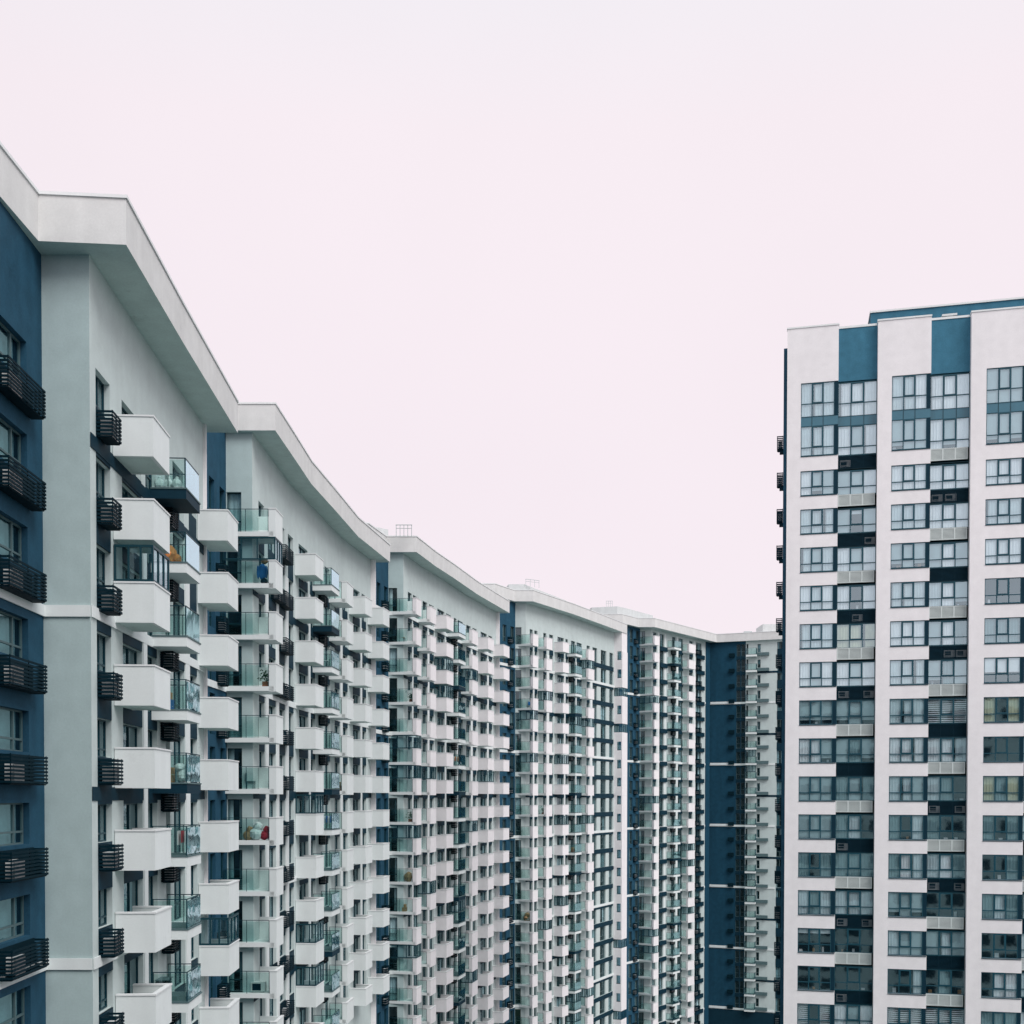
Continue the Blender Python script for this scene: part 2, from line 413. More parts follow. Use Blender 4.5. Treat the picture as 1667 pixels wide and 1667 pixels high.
def place(parts, name, main, rt, base, detail):
    """one part of the building; sub-parts underneath when detail is on"""
    if not detail: return merge(parts).build(name, rt, base)
    o = parts[main].build(name, rt, base)
    for k, mb in parts.items():
        if k != main: mb.build(k, o, base)
    return o

# ---------------------------------------------------------------- blocks of the curved building
CUR = {
 1: [(205, 318), (297, 490), (387, 652)],
 2: [(448, 655), (481, 707), (507, 749), (546, 795.5), (583, 841), (635, 886)],
 3: [(678, 872), (709.6, 897), (740, 918), (778, 946), (829.5, 978)],
 4: [(868, 960), (933, 982), (978, 999), (1021, 1016)],
 5: [(1066, 1006), (1166.5, 1032)],
}
TK = {1: 6.62, 2: 7.62, 3: 8.62, 4: 9.62, 5: 10.62}
OV = 1.45
DATA = {}; EW = {}
WST = {1: (72.5, 149.5), 2: (369.5, 412), 3: (632.5, 656.5), 4: (838.5, 855.5), 5: (1041, 1059.5)}   # end wall: picture columns of its two edges
for n, pts in CUR.items():
    C = Path([unproj(x, y, TK[n]) for x, y in pts])
    Wf = C.off(-OV)
    endtrim = 1.3 if n < 4 else 0.0
    Wp = Wf.cut(max(.3, Wf.hit(WST[n][1])), Wf.len - endtrim)
    EW[n] = Wp.p[0][0] - ray(WST[n][0]) * Wp.p[0][1]
    DATA[n] = dict(C=C, W=Wp)
    print("BLOCK", n, [tuple(round(c, 1) for c in p) for p in C.p], "W", [tuple(round(c, 1) for c in p) for p in Wp.p])

LAB = {1: "nearest section of the curved grey apartment building, with wide grey pillar and blue wall",
       2: "second section of the curved apartment building from the left, one storey above the nearest",
       3: "third section of the curved apartment building from the left, with white box balconies",
       4: "fourth section of the curved apartment building, ending in a white bay column",
       5: "far section of the curved building with windows up to its cornice, beside the blue corner"}
FOLD = {1: 2.8, 2: 3.0, 3: 3.0, 4: 2.6, 5: 2.9}
FLOORS = {1: (-4, 4), 2: (-6, 5), 3: (-11, 6), 4: (-14, 7), 5: (-16, 9)}
OPEN = {
 1: [(159, 182, 'A'), (201, 232, 'D'), (239, 256, 'D'), (270, 277, 'D'), (283, 301, 'D'), (309, 321, 'W')],
 2: [(422, 431, 'D'), (437, 449, 'D'), (454, 464, 'A'), (469.5, 478, 'A'), (487, 501.5, 'D'), (505, 513, 'D'), (529, 537, 'D'),
     (545, 553, 'D'), (557.5, 566, 'D'), (574.5, 586, 'D'), (589, 596, 'D')],
 3: [(664, 670.5, 'D'), (672.5, 682, 'D'), (688, 695.5, 'D'), (698.5, 706, 'D'), (712, 723.5, 'D'), (726, 734, 'D'), (739, 743, 'D'),
     (745, 753, 'D'), (759, 766, 'D'), (769, 775.5, 'D'), (782, 792.5, 'D'), (795, 801, 'D')],
 4: [(862, 867, 'D'), (869.5, 874.5, 'D'), (884, 889, 'D'), (893.5, 900, 'D'), (907, 917.5, 'D'), (920, 924, 'D'), (929, 936, 'D'),
     (938, 946.5, 'D'), (954.5, 959.5, 'D'), (964, 971.5, 'S'), (977.5, 986.5, 'S'), (991.5, 997.5, 'S')],
 5: [(1062, 1068, 'W'), (1073, 1080, 'S'), (1093, 1099, 'D'), (1103.5, 1111, 'D'), (1121, 1127, 'W'), (1132, 1141, 'S')],
}
BALC = {
 1: [("box", 252, 278), ("glass", 305, 327), ("box", 372, 388.5)],
 2: [("half0", 448, 461), ("box", 514, 527), ("glass", 540.5, 553), ("half", 565, 575.5), ("box", 595, 606), ("box", 624, 634)],
 3: [("half0", 678, 686), ("half", 701, 710), ("box", 727, 738), ("glass", 747, 758), ("half", 769, 778), ("box", 794.5, 804), ("box", 819.5, 829)],
 4: [("half0", 866, 876), ("half", 889.5, 899), ("box", 916, 926), ("glass", 936.5, 947), ("half", 957.5, 967), ("bay", 1012.5, 1021)],
 5: [("half0", 1064, 1073), ("glass", 1097, 1108), ("half", 1121, 1131.5)],
}
BASK = {  # near px, far px, reach, kind
 1: [(187, 201, .58, 'hi'), (283, 293, .55, 'lo')],
 2: [(467, 479, .55, 'hi'), (529, 534.5, .5, 'lo'), (455, 465, .5, 'hi')],
 3: [(741, 745, .5, 'lo')],
 4: [(930, 934, .5, 'lo')],
 5: [(1095, 1100, .5, 'lo'), (1134, 1142, .5, 'hi')],
}
CLOSED = {(1, 0, 2), (1, 2, -3), (2, 0, 4), (2, 1, -1), (2, 1, -4), (2, 1, -5), (3, 0, 1), (3, 0, 0), (3, 1, 0), (3, 0, -6), (3, 2, 4), (3, 4, 4),
          (3, 4, -2), (3, 3, -5), (4, 1, 4), (4, 0, 1), (4, 2, 1), (4, 3, 3), (4, 4, -2), (4, 4, 3), (5, 0, -1), (5, 0, -10), (5, 2, -4), (5, 2, -5), (5, 2, -8)}
GLBAY = {5, 3, -9, -13}
PIERS = {
 1: [(232.5, 238.5), (301.5, 308)],
 2: [(431.6, 436.4), (449.6, 453.4), (464.6, 469), (502, 504.7), (553.5, 557), (586.3, 588.8)],
 3: [(670.8, 672.2), (696, 698.3), (723.7, 725.8), (743.2, 744.8), (766.3, 768.8), (792.8, 794.8)],
 4: [(867.3, 869.2), (889.3, 893.2), (917.8, 919.8), (936.2, 937.8), (960.5, 963.5)],
 5: [(1069.6, 1072), (1081, 1083), (1100.4, 1102.6), (1128.3, 1130.5)]}
USED = {(2, 3, 3), (2, 3, 0), (2, 0, 0), (2, 2, -1), (2, 2, 3), (3, 0, 5), (3, 3, 1), (3, 0, -4), (4, 0, 4), (4, 3, -3), (2, 0, -1), (2, 0, -4), (4, 0, -6), (3, 0, -3), (3, 0, -1), (3, 0, 3), (4, 1, -1), (2, 0, 2), (5, 0, -3), (2, 2, 1)}
ITEMS = {}     # anchor points for things standing on balconies

def near_key(p, k): return math.hypot(p[0], p[1])

for n in (1, 2, 3, 4, 5):
    C, Wp = DATA[n]["C"], DATA[n]["W"]
    T, U = TK[n], TK[n] - .54
    lo, hi = FLOORS[n]; kb = GK
    ws = Wp.p[0]
    inner = (ws[0] - EW[n], ws[1])                        # inner corner of the end wall
    t0 = Wp.tan(0.01)
    base = (inner[0], inner[1], 0.0)
    rt = root("apartment_block", LAB[n], "apartment block", base, "sections of the curved apartment building")
    detail = n <= 2
    # --- recess wall (runs back towards the camera)
    rl = 24.5 if n == 1 else 5.8
    rs = (inner[0] - t0[0] * rl, inner[1] - t0[1] * rl)
    if n == 1: rs = (inner[0] + 1.2, inner[1] - 24.5)
    R = Path([rs, inner])
    # --- windows: collect
    wins = []                                             # (path, s0, s1, [(k0,k1)], style)
    for (x0, x1, ty) in OPEN[n]:
        a, b = Wp.hit(x0), Wp.hit(x1)
        a = max(a, .25); b = min(b, Wp.len - .15)
        zs = []
        for f in range(lo, hi + 1):
            k0 = {'D': .13, 'W': .40, 'A': .45, 'S': .13}[ty]
            zs.append((f + k0, f + .90))
        wins.append((Wp, a, b, zs, ty))
    mbw = MB()
    wall(mbw, Wp, kb, U + .02, [(a, b, zs) for _, a, b, zs, _ in wins], "grey_plaster")
    # end wall with door
    E = Path([inner, ws])
    eo = []
    if n > 1: eo = [(.02, EW[n] * (.58 if n < 5 else .45), [(f + .13, f + .93) for f in range(lo, hi + 1)])]
    wall(mbw, E, kb, U + .02, eo, "pier_grey" if n < 4 else "grey_plaster")
    mbw.build("wall", rt, base)
    # recess (blue) wall
    ro = []
    rzs = [(f + (.47 if n == 1 else .15), f + .92) for f in range(lo, hi + 1)]
    if n == 1:
        for j in range(4):
            e_ = rl - 1.35 - j * 4.4; ro.append((e_ - 2.7, e_, rzs))
    else:
        ro = [(rl - 1.4, rl - .25, rzs), (rl - 3.6, rl - 2.5, rzs)]
    mbr = MB(); wall(mbr, R, kb, U + .02, ro, "navy")
    # far side return of the section below/behind
    if n < 5:
        we = Wp.p[-1]; te = Wp.tan(Wp.len - .01)
        if n < 4:
            q = (we[0] - 1.6, we[1]); mbr.poly([(*we, Z(kb)), (*q, Z(kb)), (*q, Z(U)), (*we, Z(U))], "pier_grey")
            nxt = DATA[n + 1]["W"].p[0]; tt = DATA[n + 1]["W"].tan(.01)
            q2 = (nxt[0] - EW[n + 1] - tt[0] * 5.8, nxt[1] - tt[1] * 5.8)
        else:
            q = (we[0] - .9, we[1] + .5)
            nxt = DATA[5]["W"].p[0]; tt = DATA[5]["W"].tan(.01)
            q2 = (nxt[0] - EW[5] - tt[0] * 5.8, nxt[1] - tt[1] * 5.8)
        mbr.poly([(*q, Z(kb)), (*q2, Z(kb)), (*q2, Z(U)), (*q, Z(U))], "navy")
    mbr.build("recess_wall", rt, base)
    # fin at the far end
    if n < 4:
        fr = (Wp.p[-1], te, (te[1], -te[0])); fm = MB()
        fm.fb(fr, -.02, .20, -.1, .42 if n > 1 else .14, kb, U - .0, "pale_plaster"); fm.build("end_fin", rt, base)
    # dark interior core
    core = MB()
    lin = Path([(rs[0] - 1.3, rs[1]), (inner[0] - 1.3, inner[1] + .9)] + Wp.off(-1.15).p[1:])
    bk = Path([(rs[0] - 1.3, rs[1]), (inner[0] - 1.3, inner[1] + .9)] + Wp.p[1:])
    l0 = lin.p; tl = unit(sub(l0[-1], l0[-2])); nl = (-tl[1], tl[0])
    back = [(l0[-1][0] + nl[0] * 13, l0[-1][1] + nl[1] * 13)] + [(p[0] - 14, p[1] + (2 if i else 0)) for i, p in enumerate(l0[1:-1][::-1])] + [(l0[0][0] - 14, l0[0][1])]
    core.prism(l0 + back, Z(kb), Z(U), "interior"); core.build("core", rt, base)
    # bands: white every fourth floor, navy between
    for k in range(-14, 10, 4):
        if lo <= k <= hi:
            bd = MB()
            for P_ in (Wp, E, R): strip(bd, P_, k + .02, k + .15, 0.02, .07, "white_plaster")
            bd.build("string_course", rt, base)
    for k in range(-12, 9, 4):
        if lo <= k <= hi and n != 5:
            nb = MB(); strip(nb, Wp, k - .06, k + .10, 0.015, .035, "deep_navy"); nb.build("blue_course", rt, base)
    sps = []
    for P_, a, b, zs, ty in wins:
        pa, pb = P_.at(a), P_.at(b); fr = frame(pa, pb); l_ = math.hypot(pb[0] - pa[0], pb[1] - pa[1])
        for (z0, z1), (z2, z3) in zip(zs, zs[1:]):
            sp = MB(); sp.fb(fr, 0, l_, -.05, .012, z1, z2, "deep_navy"); sps.append((math.hypot(*pa) + abs(z1) * .1, sp))
        if ty in 'AW': sp = MB(); sp.fb(fr, 0, l_, -.05, .012, zs[0][0] - .5, zs[0][0], "deep_navy"); sps.append((500, sp))
    if n == 4:
        for f in range(lo, hi + 1):
            sp = MB(); s0, s1 = Wp.hit(968), Wp.hit(998); strip(sp, Wp.cut(s0, min(s1, Wp.len)), f - .10, f + .14, .02, .04, "deep_navy"); sps.append((0, sp))
    if n == 5:
        for f in range(lo, hi + 1):
            for x0, x1 in ((1073, 1084), (1132, 1144.5)):
                sp = MB(); strip(sp, Wp.cut(Wp.hit(x0), Wp.hit(x1)), f - .13, f + .13, .02, .28, "deep_navy"); sps.append((0, sp))
    sps.sort(key=lambda q: q[0]); st = MB()
    for i, (_, sp) in enumerate(sps):
        if i < 100: sp.build("spandrel", rt, base)
        else: st.join(sp)
    o = st.build("spandrel", rt, base)
    if o: o["kind"] = "stuff"
    for x0, x1 in PIERS[n]:
        pm_ = MB(); strip(pm_, Wp.cut(Wp.hit(x0), min(Wp.hit(x1), Wp.len - .01)), lo if n < 5 else GK, hi - .12 if n < 5 else hi + .95, .0, .06, "white_plaster"); pm_.build("pier", rt, base)
    if n == 5:
        pm_ = MB(); strip(pm_, Wp.cut(Wp.hit(1147.5), Wp.len - .05), GK, U, .0, .13, "navy_dark"); pm_.build("blue_edge", rt, base)
    # windows as parts, nearest hundred by themselves
    allw = []
    for P_, a, b, zs, ty in wins:
        for z in zs: allw.append((P_.at(a), P_.at(b), z, ty))
    for (a, b, zs) in ro:
        for z in zs: allw.append((R.at(a), R.at(b), z, 'R'))
    for (a, b, zs) in eo:
        for z in zs: allw.append((E.at(a), E.at(b), z, 'E'))
    kvis = -380 / (FPX * F)
    def rank(w_):
        d = math.hypot(*w_[0]); k = w_[2][0]
        if n == 1 and w_[0][1] < 33: return 900 + d
        return d + (1000 if k * F / d < kvis * F / 1.0 * 1.0 else 0) + 0.05 * abs(k)
    allw.sort(key=rank)
    st = MB()
    for i, (a, b, z, ty) in enumerate(allw):
        dr = rand_dress()
        spt = .55; pn = "pane"
        if ty == 'E': spt = .5
        if ty == 'R' and n == 1: spt = .70
        if n == 1 and ty == 'R': dr = [(0, 1, "curtain_teal", 0)]
        fm, pm, cm = window(a, b, z[0], z[1], pane=pn, split=spt, low=.3 if ty in 'DESR' else .22, dress=dr,
                            fmat="frame_grey" if (n == 1 and ty == 'R') or n >= 4 else "frame_dark")
        if i < 100:
            o = None
            if detail:
                o = fm.build("window", rt, base); pm.build("pane", o, base); cm.build("curtain", o, base)
            else:
                fm.join(pm); fm.join(cm); fm.build("window", rt, base)
        else: st.join(fm); st.join(pm); st.join(cm)
    o = st.build("window", rt, base)
    if o: o["kind"] = "stuff"
    # balconies
    allb = []
    for j, (kd, x0, x1) in enumerate(BALC[n]):
        a, b = C.at(C.hit(x0)), C.at(C.hit(x1))
        if kd == "half0": a = C.at(.0)
        for f in range(lo, hi + 1):
            allb.append((math.hypot(*a) + .02 * abs(f), j, kd, a, b, f))
    allb.sort(key=lambda q: q[0]); st = MB()
    for i, (_, j, kd, a, b, f) in enumerate(allb):
        sm = "deep_navy" if f % 4 == 0 and kd == "glass" else "white_plaster"
        P = balcony(kd.replace("0", ""), a, b, f, D=OV - .02, side=3.1 if kd == "half0" else None, slabmat=sm,
                    closed=(n, j, f) in CLOSED or (n > 2 and f < hi and kd != "bay" and j < len(BALC[n]) - 1 and (n, j, f) not in USED and random.random() < .07), gl=f in GLBAY, m="white_plaster" if n < 3 else "pale_plaster")
        ITEMS[(n, j, f)] = (a, b)
        if kd == "bay" and f == hi:
            tb = MB(); l_ = math.hypot(b[0] - a[0], b[1] - a[1]); tb.fb(frame(a, b), .0, l_, -OV, -.1, f + 1.03, U + .02, "pale_plaster"); tb.build("bay_top", rt, base)
        if i < 100: place(P, "balcony", "slab" if "slab" in P else "parapet", rt, base, detail)
        else: st.join(merge(P))
    o = st.build("balcony", rt, base)
    if o: o["kind"] = "stuff"
    # air conditioner baskets
    cnt = 0; st = MB()
    for (x0, x1, D, kd) in BASK[n]:
        Pq = Wp.off(D); a, b = Pq.at(Pq.hit(x0)), Pq.at(Pq.hit(x1)); nn = frame(a, b)[2]
        a = (a[0] - nn[0] * D, a[1] - nn[1] * D); b = (b[0] - nn[0] * D, b[1] - nn[1] * D)
        fr = frame(a, b); l_ = math.hypot(b[0] - a[0], b[1] - a[1])
        for f in range(lo, hi + 1):
            k0, k1 = (f + .13, f + .43) if kd == 'hi' else (f - .22, f + .03)
            if n == 2 and kd == 'hi' and x0 == 455 and f % 2: continue
            P = basket(fr, 0, l_, D, k0, k1, ns=7 if n < 3 else 4)
            place(P, "air_conditioner_cage", "slats", rt, base, detail)
    if n == 1:
        for (a, b, zs) in ro:
            fr = frame(R.at(a), R.at(b))
            for f in range(lo, hi + 1):
                P = basket(fr, -.15, 2.95, .52, f + .12, f + .43, ns=8)
                place(P, "air_conditioner_cage", "slats", rt, base, True)
    else:
        fr = frame(R.at(rl - 2.3), R.at(rl - 1.3))
        for f in range(lo, hi + 1):
            P = basket(fr, 0, 1.0, .5, f + .10, f + .40, ns=7 if n < 3 else 4)
            place(P, "air_conditioner_cage", "slats", rt, base, detail)
    if n == 1:
        for f in (-1, -2, -3, -4):
            a, b = C.at(C.hit(305)), C.at(C.hit(327)); fr = frame(a, b); tt_ = fr[1]; nn = fr[2]
            a2 = (a[0] - nn[0] * 1.40, a[1] - nn[1] * 1.40)
            P = basket((a2, tt_, nn), .25, 1.15, .45, f + .2, f + .45, ns=7); P["top"] = MB(); P["top"].fb((a2, tt_, nn), .22, 1.18, .0, .5, f + .452, f + .465, "frame_grey")
            place(P, "air_conditioner_cage", "slats", rt, base, True)
    # cornice
    cs = C.p[0]; fold = (cs[0] - FOLD[n], cs[1] + (0 if n > 1 else -.25))
    cr = (fold[0] - t0[0] * (rl - 0.3), fold[1] - t0[1] * (rl - .3))
    if n == 1:
        p0 = unproj(0, 232.5, T); dd_ = unit(sub(p0, fold)); cr = (fold[0] + dd_[0] * 24, fold[1] + dd_[1] * 24)
    outl = [(cr[0] - 12, cr[1]), cr, fold] + C.p
    ce = C.p[-1]; tc_ = C.tan(C.len - .01); nc = (-tc_[1], tc_[0])
    if n == 5: ce2 = [(ce[0] + .0, ce[1] + 1.0)]
    else: ce2 = [(ce[0] + nc[0] * 3.2, ce[1] + nc[1] * 3.2)]
    cm = MB()
    poly = outl + ce2 + [(ce2[-1][0] - 10, ce2[-1][1] + 3)]
    # inner boundary follows the outline so the ring never folds over itself
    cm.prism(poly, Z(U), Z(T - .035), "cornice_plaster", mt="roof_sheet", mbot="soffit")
    cm.build("cornice", rt, base)
    cp = MB(); strip(cp, Path(outl + ce2), T - .035, T, -.35, .05, "coping"); cp.build("coping", rt, base)

# things on the far roofs
def roofbox(n_, pts, k0, k1, hk, label):
    pass
def rails(rt_base, pts, k, h, nposts, name, parent):
    m = MB()
    for i in range(nposts):
        t = i / (nposts - 1); x = pts[0][0] + (pts[1][0] - pts[0][0]) * t; y = pts[0][1] + (pts[1][1] - pts[0][1]) * t
        r = .03
        m.hexa([(x - r, y - r, Z(k)), (x + r, y - r, Z(k)), (x + r, y + r, Z(k)), (x - r, y + r, Z(k))],
               [(x - r, y - r, Z(k + h)), (x + r, y - r, Z(k + h)), (x + r, y + r, Z(k + h)), (x - r, y + r, Z(k + h))], "roof_sheet")
    fr = frame(pts[0], pts[1]); l_ = math.hypot(pts[1][0] - pts[0][0], pts[1][1] - pts[0][1])
    m.fb(fr, -.05, l_ + .05, -.05, .05, k + h, k + h + .02, "roof_sheet"); m.fb(fr, 0, l_, -.04, .04, k + h * .7, k + h * .7 + .012, "roof_sheet")
    return m
RB = {3: dict(k=9.05, pts=[(612, 858), (632, 862)], rail=((645, 868), (670, 868)), kr=8.62),
      4: dict(k=10.4, pts=[(828, 951), (853, 951), (921.6, 977.5)], rail=((856, 951), (877, 957)), kr=10.4),
      5: dict(k=11.45, pts=[(963, 989), (1005, 987), (1019, 990), (1063, 1002)], rail=((987, 988), (997, 987.5)), kr=11.45)}
roots = [o for o in bpy.data.objects if o.name.startswith("apartment_block")]
for n, d in RB.items():
    rt = roots[n - 1]; base = tuple(rt.location); top = d["k"]
    pts = [unproj(x, y, top) for x, y in d["pts"]]
    m = MB()
    m.prism(pts + [(pts[-1][0] - 2, pts[-1][1] + 6), (pts[0][0] - 1, pts[0][1] + 7)], Z(TK[n] - .5), Z(top), "roof_render")
    o = m.build("roof_housing", rt, base)
    a, b = unproj(*d["rail"][0], d["kr"]), unproj(*d["rail"][1], d["kr"])
    b = (b[0], a[1] + (b[1] - a[1]) * .4)
    rails(base, (a, b), d["kr"] - .1, {3: .36, 4: .34, 5: .44}[n], 5 if n == 3 else 4, "roof_railing", rt).build("roof_railing", rt, base)

# ---------------------------------------------------------------- dark corner section (block 6)
T6, U6 = 10.62, 10.08
c0 = unproj(1166.5, 1032, T6); c1 = unproj(1276, 1026.4, T6)
d6 = unit(sub(c1, c0)); c1 = (c0[0] + d6[0] * 26, c0[1] + d6[1] * 26)
C6 = Path([c0, c1]); W6 = C6.off(-.7)
w5e = DATA[5]["W"].p[-1]
W6 = Path([(W6.p[0][0] - d6[0] * 1.8, W6.p[0][1] - d6[1] * 1.8), W6.p[1]])
base6 = (W6.p[0][0], W6.p[0][1], 0)
rt6 = root("apartment_block", "dark blue corner section at the courtyard's far end, partly hidden by the tower", "apartment block", base6,
           "sections of the curved apartment building")
fl6 = range(-14, 10)
S = lambda px: W6.hit(px)
cols6 = [(1198, 1204.5, .13, .90), (1205.5, 1212, .13, .90), (1214, 1217, .13, .90), (1232, 1237, .33, .86), (1264, 1273.5, .10, .95)]
ops = [(S(a), S(b), [(f + z0, f + z1) for f in fl6]) for a, b, z0, z1 in cols6]
s_split = S(1213)
wa = MB(); P1 = W6.cut(0, s_split); wall(wa, P1, GK, U6 + .02, [o for o in ops if o[1] < s_split + .1], "navy_dark"); wa.build("blue_wall", rt6, base6)
wb = MB(); P2 = Path([W6.at(s_split), W6.at(S(1263)), W6.at(S(1263) + .01), W6.p[1]])
wall(wb, Path([P2.p[0], P2.p[-1]]), GK, U6 + .02, [(a - s_split, b - s_split, z) for a, b, z in ops if a > s_split], "grey_plaster"); wb.build("wall", rt6, base6)
fr6 = (W6.p[0], d6, (d6[1], -d6[0]))
def one(name, rt_, base_, *args):
    m_ = MB(); m_.fb(*args); return m_.build(name, rt_, base_)
for f in fl6:
    for a, b, z0, z1 in cols6[:2]: one("spandrel", rt6, base6, fr6, S(a), S(b), -.05, .03, f - .1, f + .13, "deep_navy")
    a, b, z0, z1 = cols6[4]; one("spandrel", rt6, base6, fr6, S(a), S(b), -.05, .03, f - .05, f + .10, "deep_navy")
    if f % 2: one("dark_panel", rt6, base6, fr6, S(a), S(b), .035, .05, f + .10, f + .5, "deep_navy")
one("corner_strip", rt6, base6, fr6, S(1147), S(1153), .01, .12, GK, U6, "deep_navy")
one("plinth", rt6, base6, fr6, 0, S(1300), .10, .3, GK, -14.02, "deep_navy")
for k in (-14, -10, -6, -2, 2, 6):
    one("string_course", rt6, base6, fr6, 0, S(1262), .02, .10, k + .02, k + .15, "white_plaster")
    one("ledge", rt6, base6, fr6, S(1156), S(1186), .1, .2, k + .06, k + .2, "white_plaster")
for k in (-12, -8, -4, 0, 4, 8): one("blue_course", rt6, base6, fr6, S(1231), S(1264), .02, .05, k - .03, k + .10, "deep_navy")
i = 0; st = MB()
for f in reversed(fl6):
    for a, b, z0, z1 in cols6:
        dr = rand_dress(); fm, pm, cm = window(W6.at(S(a)), W6.at(S(b)), f + z0, f + z1, low=.4, dress=dr, fmat="frame_grey", pane="pane_dark")
        fm.join(pm); fm.join(cm); i += 1
        if i <= 100: fm.build("window", rt6, base6)
        else: st.join(fm)
o = st.build("window", rt6, base6)
if o: o["kind"] = "stuff"
for f in fl6:
    a = W6.off(1.3); P = balcony("glass", a.at(a.hit(1213)), a.at(a.hit(1230)), f, D=1.28, front="rail_glass", closed=f in (2, -6, -7, 1)); place(P, "balcony", "slab", rt6, base6, False)
    m = MB(); m.fb(fr6, S(1231), S(1251), .06, .5, f + .10, f + .30, "frame_grey"); m.build("air_conditioner_cage", rt6, base6)
    m = MB(); m.fb(fr6, S(1186), S(1195), .02, .5, f + .08, f + .32, "black_metal"); m.build("air_conditioner_cage", rt6, base6)
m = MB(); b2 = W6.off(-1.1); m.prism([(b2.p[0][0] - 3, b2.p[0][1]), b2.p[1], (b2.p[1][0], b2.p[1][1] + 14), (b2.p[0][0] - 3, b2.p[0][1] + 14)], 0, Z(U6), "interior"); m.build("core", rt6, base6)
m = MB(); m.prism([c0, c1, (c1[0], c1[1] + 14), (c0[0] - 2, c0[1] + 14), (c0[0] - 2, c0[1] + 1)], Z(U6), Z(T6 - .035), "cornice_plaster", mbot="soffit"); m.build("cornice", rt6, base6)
m = MB(); strip(m, C6, T6 - .035, T6, -.35, .05, "coping"); m.build("coping", rt6, base6)
m = MB(); a = unproj(1241.6, 1016, 11.25); m.prism([a, (a[0] + 14, a[1]), (a[0] + 14, a[1] + 6), (a[0], a[1] + 6)], Z(T6 - .4), Z(11.25), "roof_render"); m.build("roof_housing", rt6, base6)
m = MB(); a = unproj(1212, 1027, 10.8); m.prism([a, (a[0] + 1.5, a[1]), (a[0] + 1.5, a[1] + 1), (a[0], a[1] + 1)], Z(T6 - .2), Z(10.78), "roof_sheet"); m.build("roof_vent", rt6, base6)

# ---------------------------------------------------------------- right-hand tower
def pt(px, Y): return (ray(px) * Y, Y)
A, B = pt(1277.6, 90.2), pt(1635, 86.4)
tT = unit(sub(B, A))
TP = Path([A, (A[0] + tT[0] * 34, A[1] + tT[1] * 34)])
TN = (tT[1], -tT[0])
frT = (A, tT, TN)
baseT = (A[0], A[1], 0)
rtT = root("apartment_tower", "tall pale tower block at the right with blue recessed bays and louvred panels between windows", "apartment tower", baseT)
h = TP.hit
edges = [(1300, 1360.5, 1424), (1447, 1510.3, 1575), (1600, 1666, 1733), (1760, 1829, 1899)]   # window start, spandrel end, bay end
edges = [tuple(h(x) for x in e_) for e_ in edges]
TT = 12.26; BD = .55
rows = [(n, n - .11, n + .53) for n in range(-10, 9)] + [(9, 8.92, 9.70), (10, 9.93, 10.82)]
wallm = MB()
lp = 0.0
for (e0, e1, e2) in edges:
    wallm.fb(frT, lp, e0, -BD - .2, 0, GK, TT, "pale_plaster")
    # spandrels and parapet
    prev = GK
    for n_, z0, z1 in rows:
        if n_ in (9,): wallm.fb(frT, e0, e1, -BD, 0, prev, z0, "pale_plaster")
        elif n_ == 10: pass
        else: wallm.fb(frT, e0, e1, -BD, 0, prev, z0, "pale_plaster")
        prev = z1
    wallm.fb(frT, e0, e1, -BD - .2, 0, 10.82, TT, "pale_plaster")
    bay = MB(); bay.fb(frT, e1 + .001, e2 - .001, -BD - .3, -BD, 10.85, TT - .04, "tower_blue"); bay.build("blue_parapet", rtT, baseT)
    lp = e2
wallm.fb(frT, lp, lp + 1.2, -BD - .2, 0, GK, TT, "pale_plaster")
endS = lp + 1.2
wallm.build("wall", rtT, baseT)
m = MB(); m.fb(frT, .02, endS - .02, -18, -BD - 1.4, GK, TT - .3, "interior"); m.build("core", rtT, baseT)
m = MB(); m.fb(frT, .0, .25, -18, -BD - .2, GK, TT, "pale_plaster"); m.fb(frT, endS - .25, endS, -18, -BD - .2, GK, TT, "pale_plaster"); m.fb(frT, .25, endS - .25, -18.2, -18, GK, TT, "pale_plaster"); m.build("side_wall", rtT, baseT)
lp = 0
for (e0, e1, e2) in edges:
    m = MB(); m.fb(frT, lp - .04, e1 + .04, -.5, .05, TT, TT + .04, "coping"); m.fb(frT, e1 + .05, e2 - .05, -BD - .4, -BD + .05, TT - .04, TT + .015, "coping"); lp = e2
    m.build("coping", rtT, baseT)
s0 = h(1420); m = MB(); m.fb(frT, s0, endS + 6, -14, -5.5, TT - .5, 13.22, "tower_blue"); m.fb(frT, s0 - .08, endS + 6, -14, -5.42, 13.22, 13.27, "coping"); m.build("roof_housing", rtT, baseT)
sv = h(1537); m = MB(); m.fb(frT, sv, sv + .5, -1.6, -1.2, TT - .2, TT + .12, "ac_white"); m.fb(frT, sv - .3, sv + .8, -1.7, -1.1, TT + .12, TT + .17, "ac_white"); m.build("roof_vent", rtT, baseT)
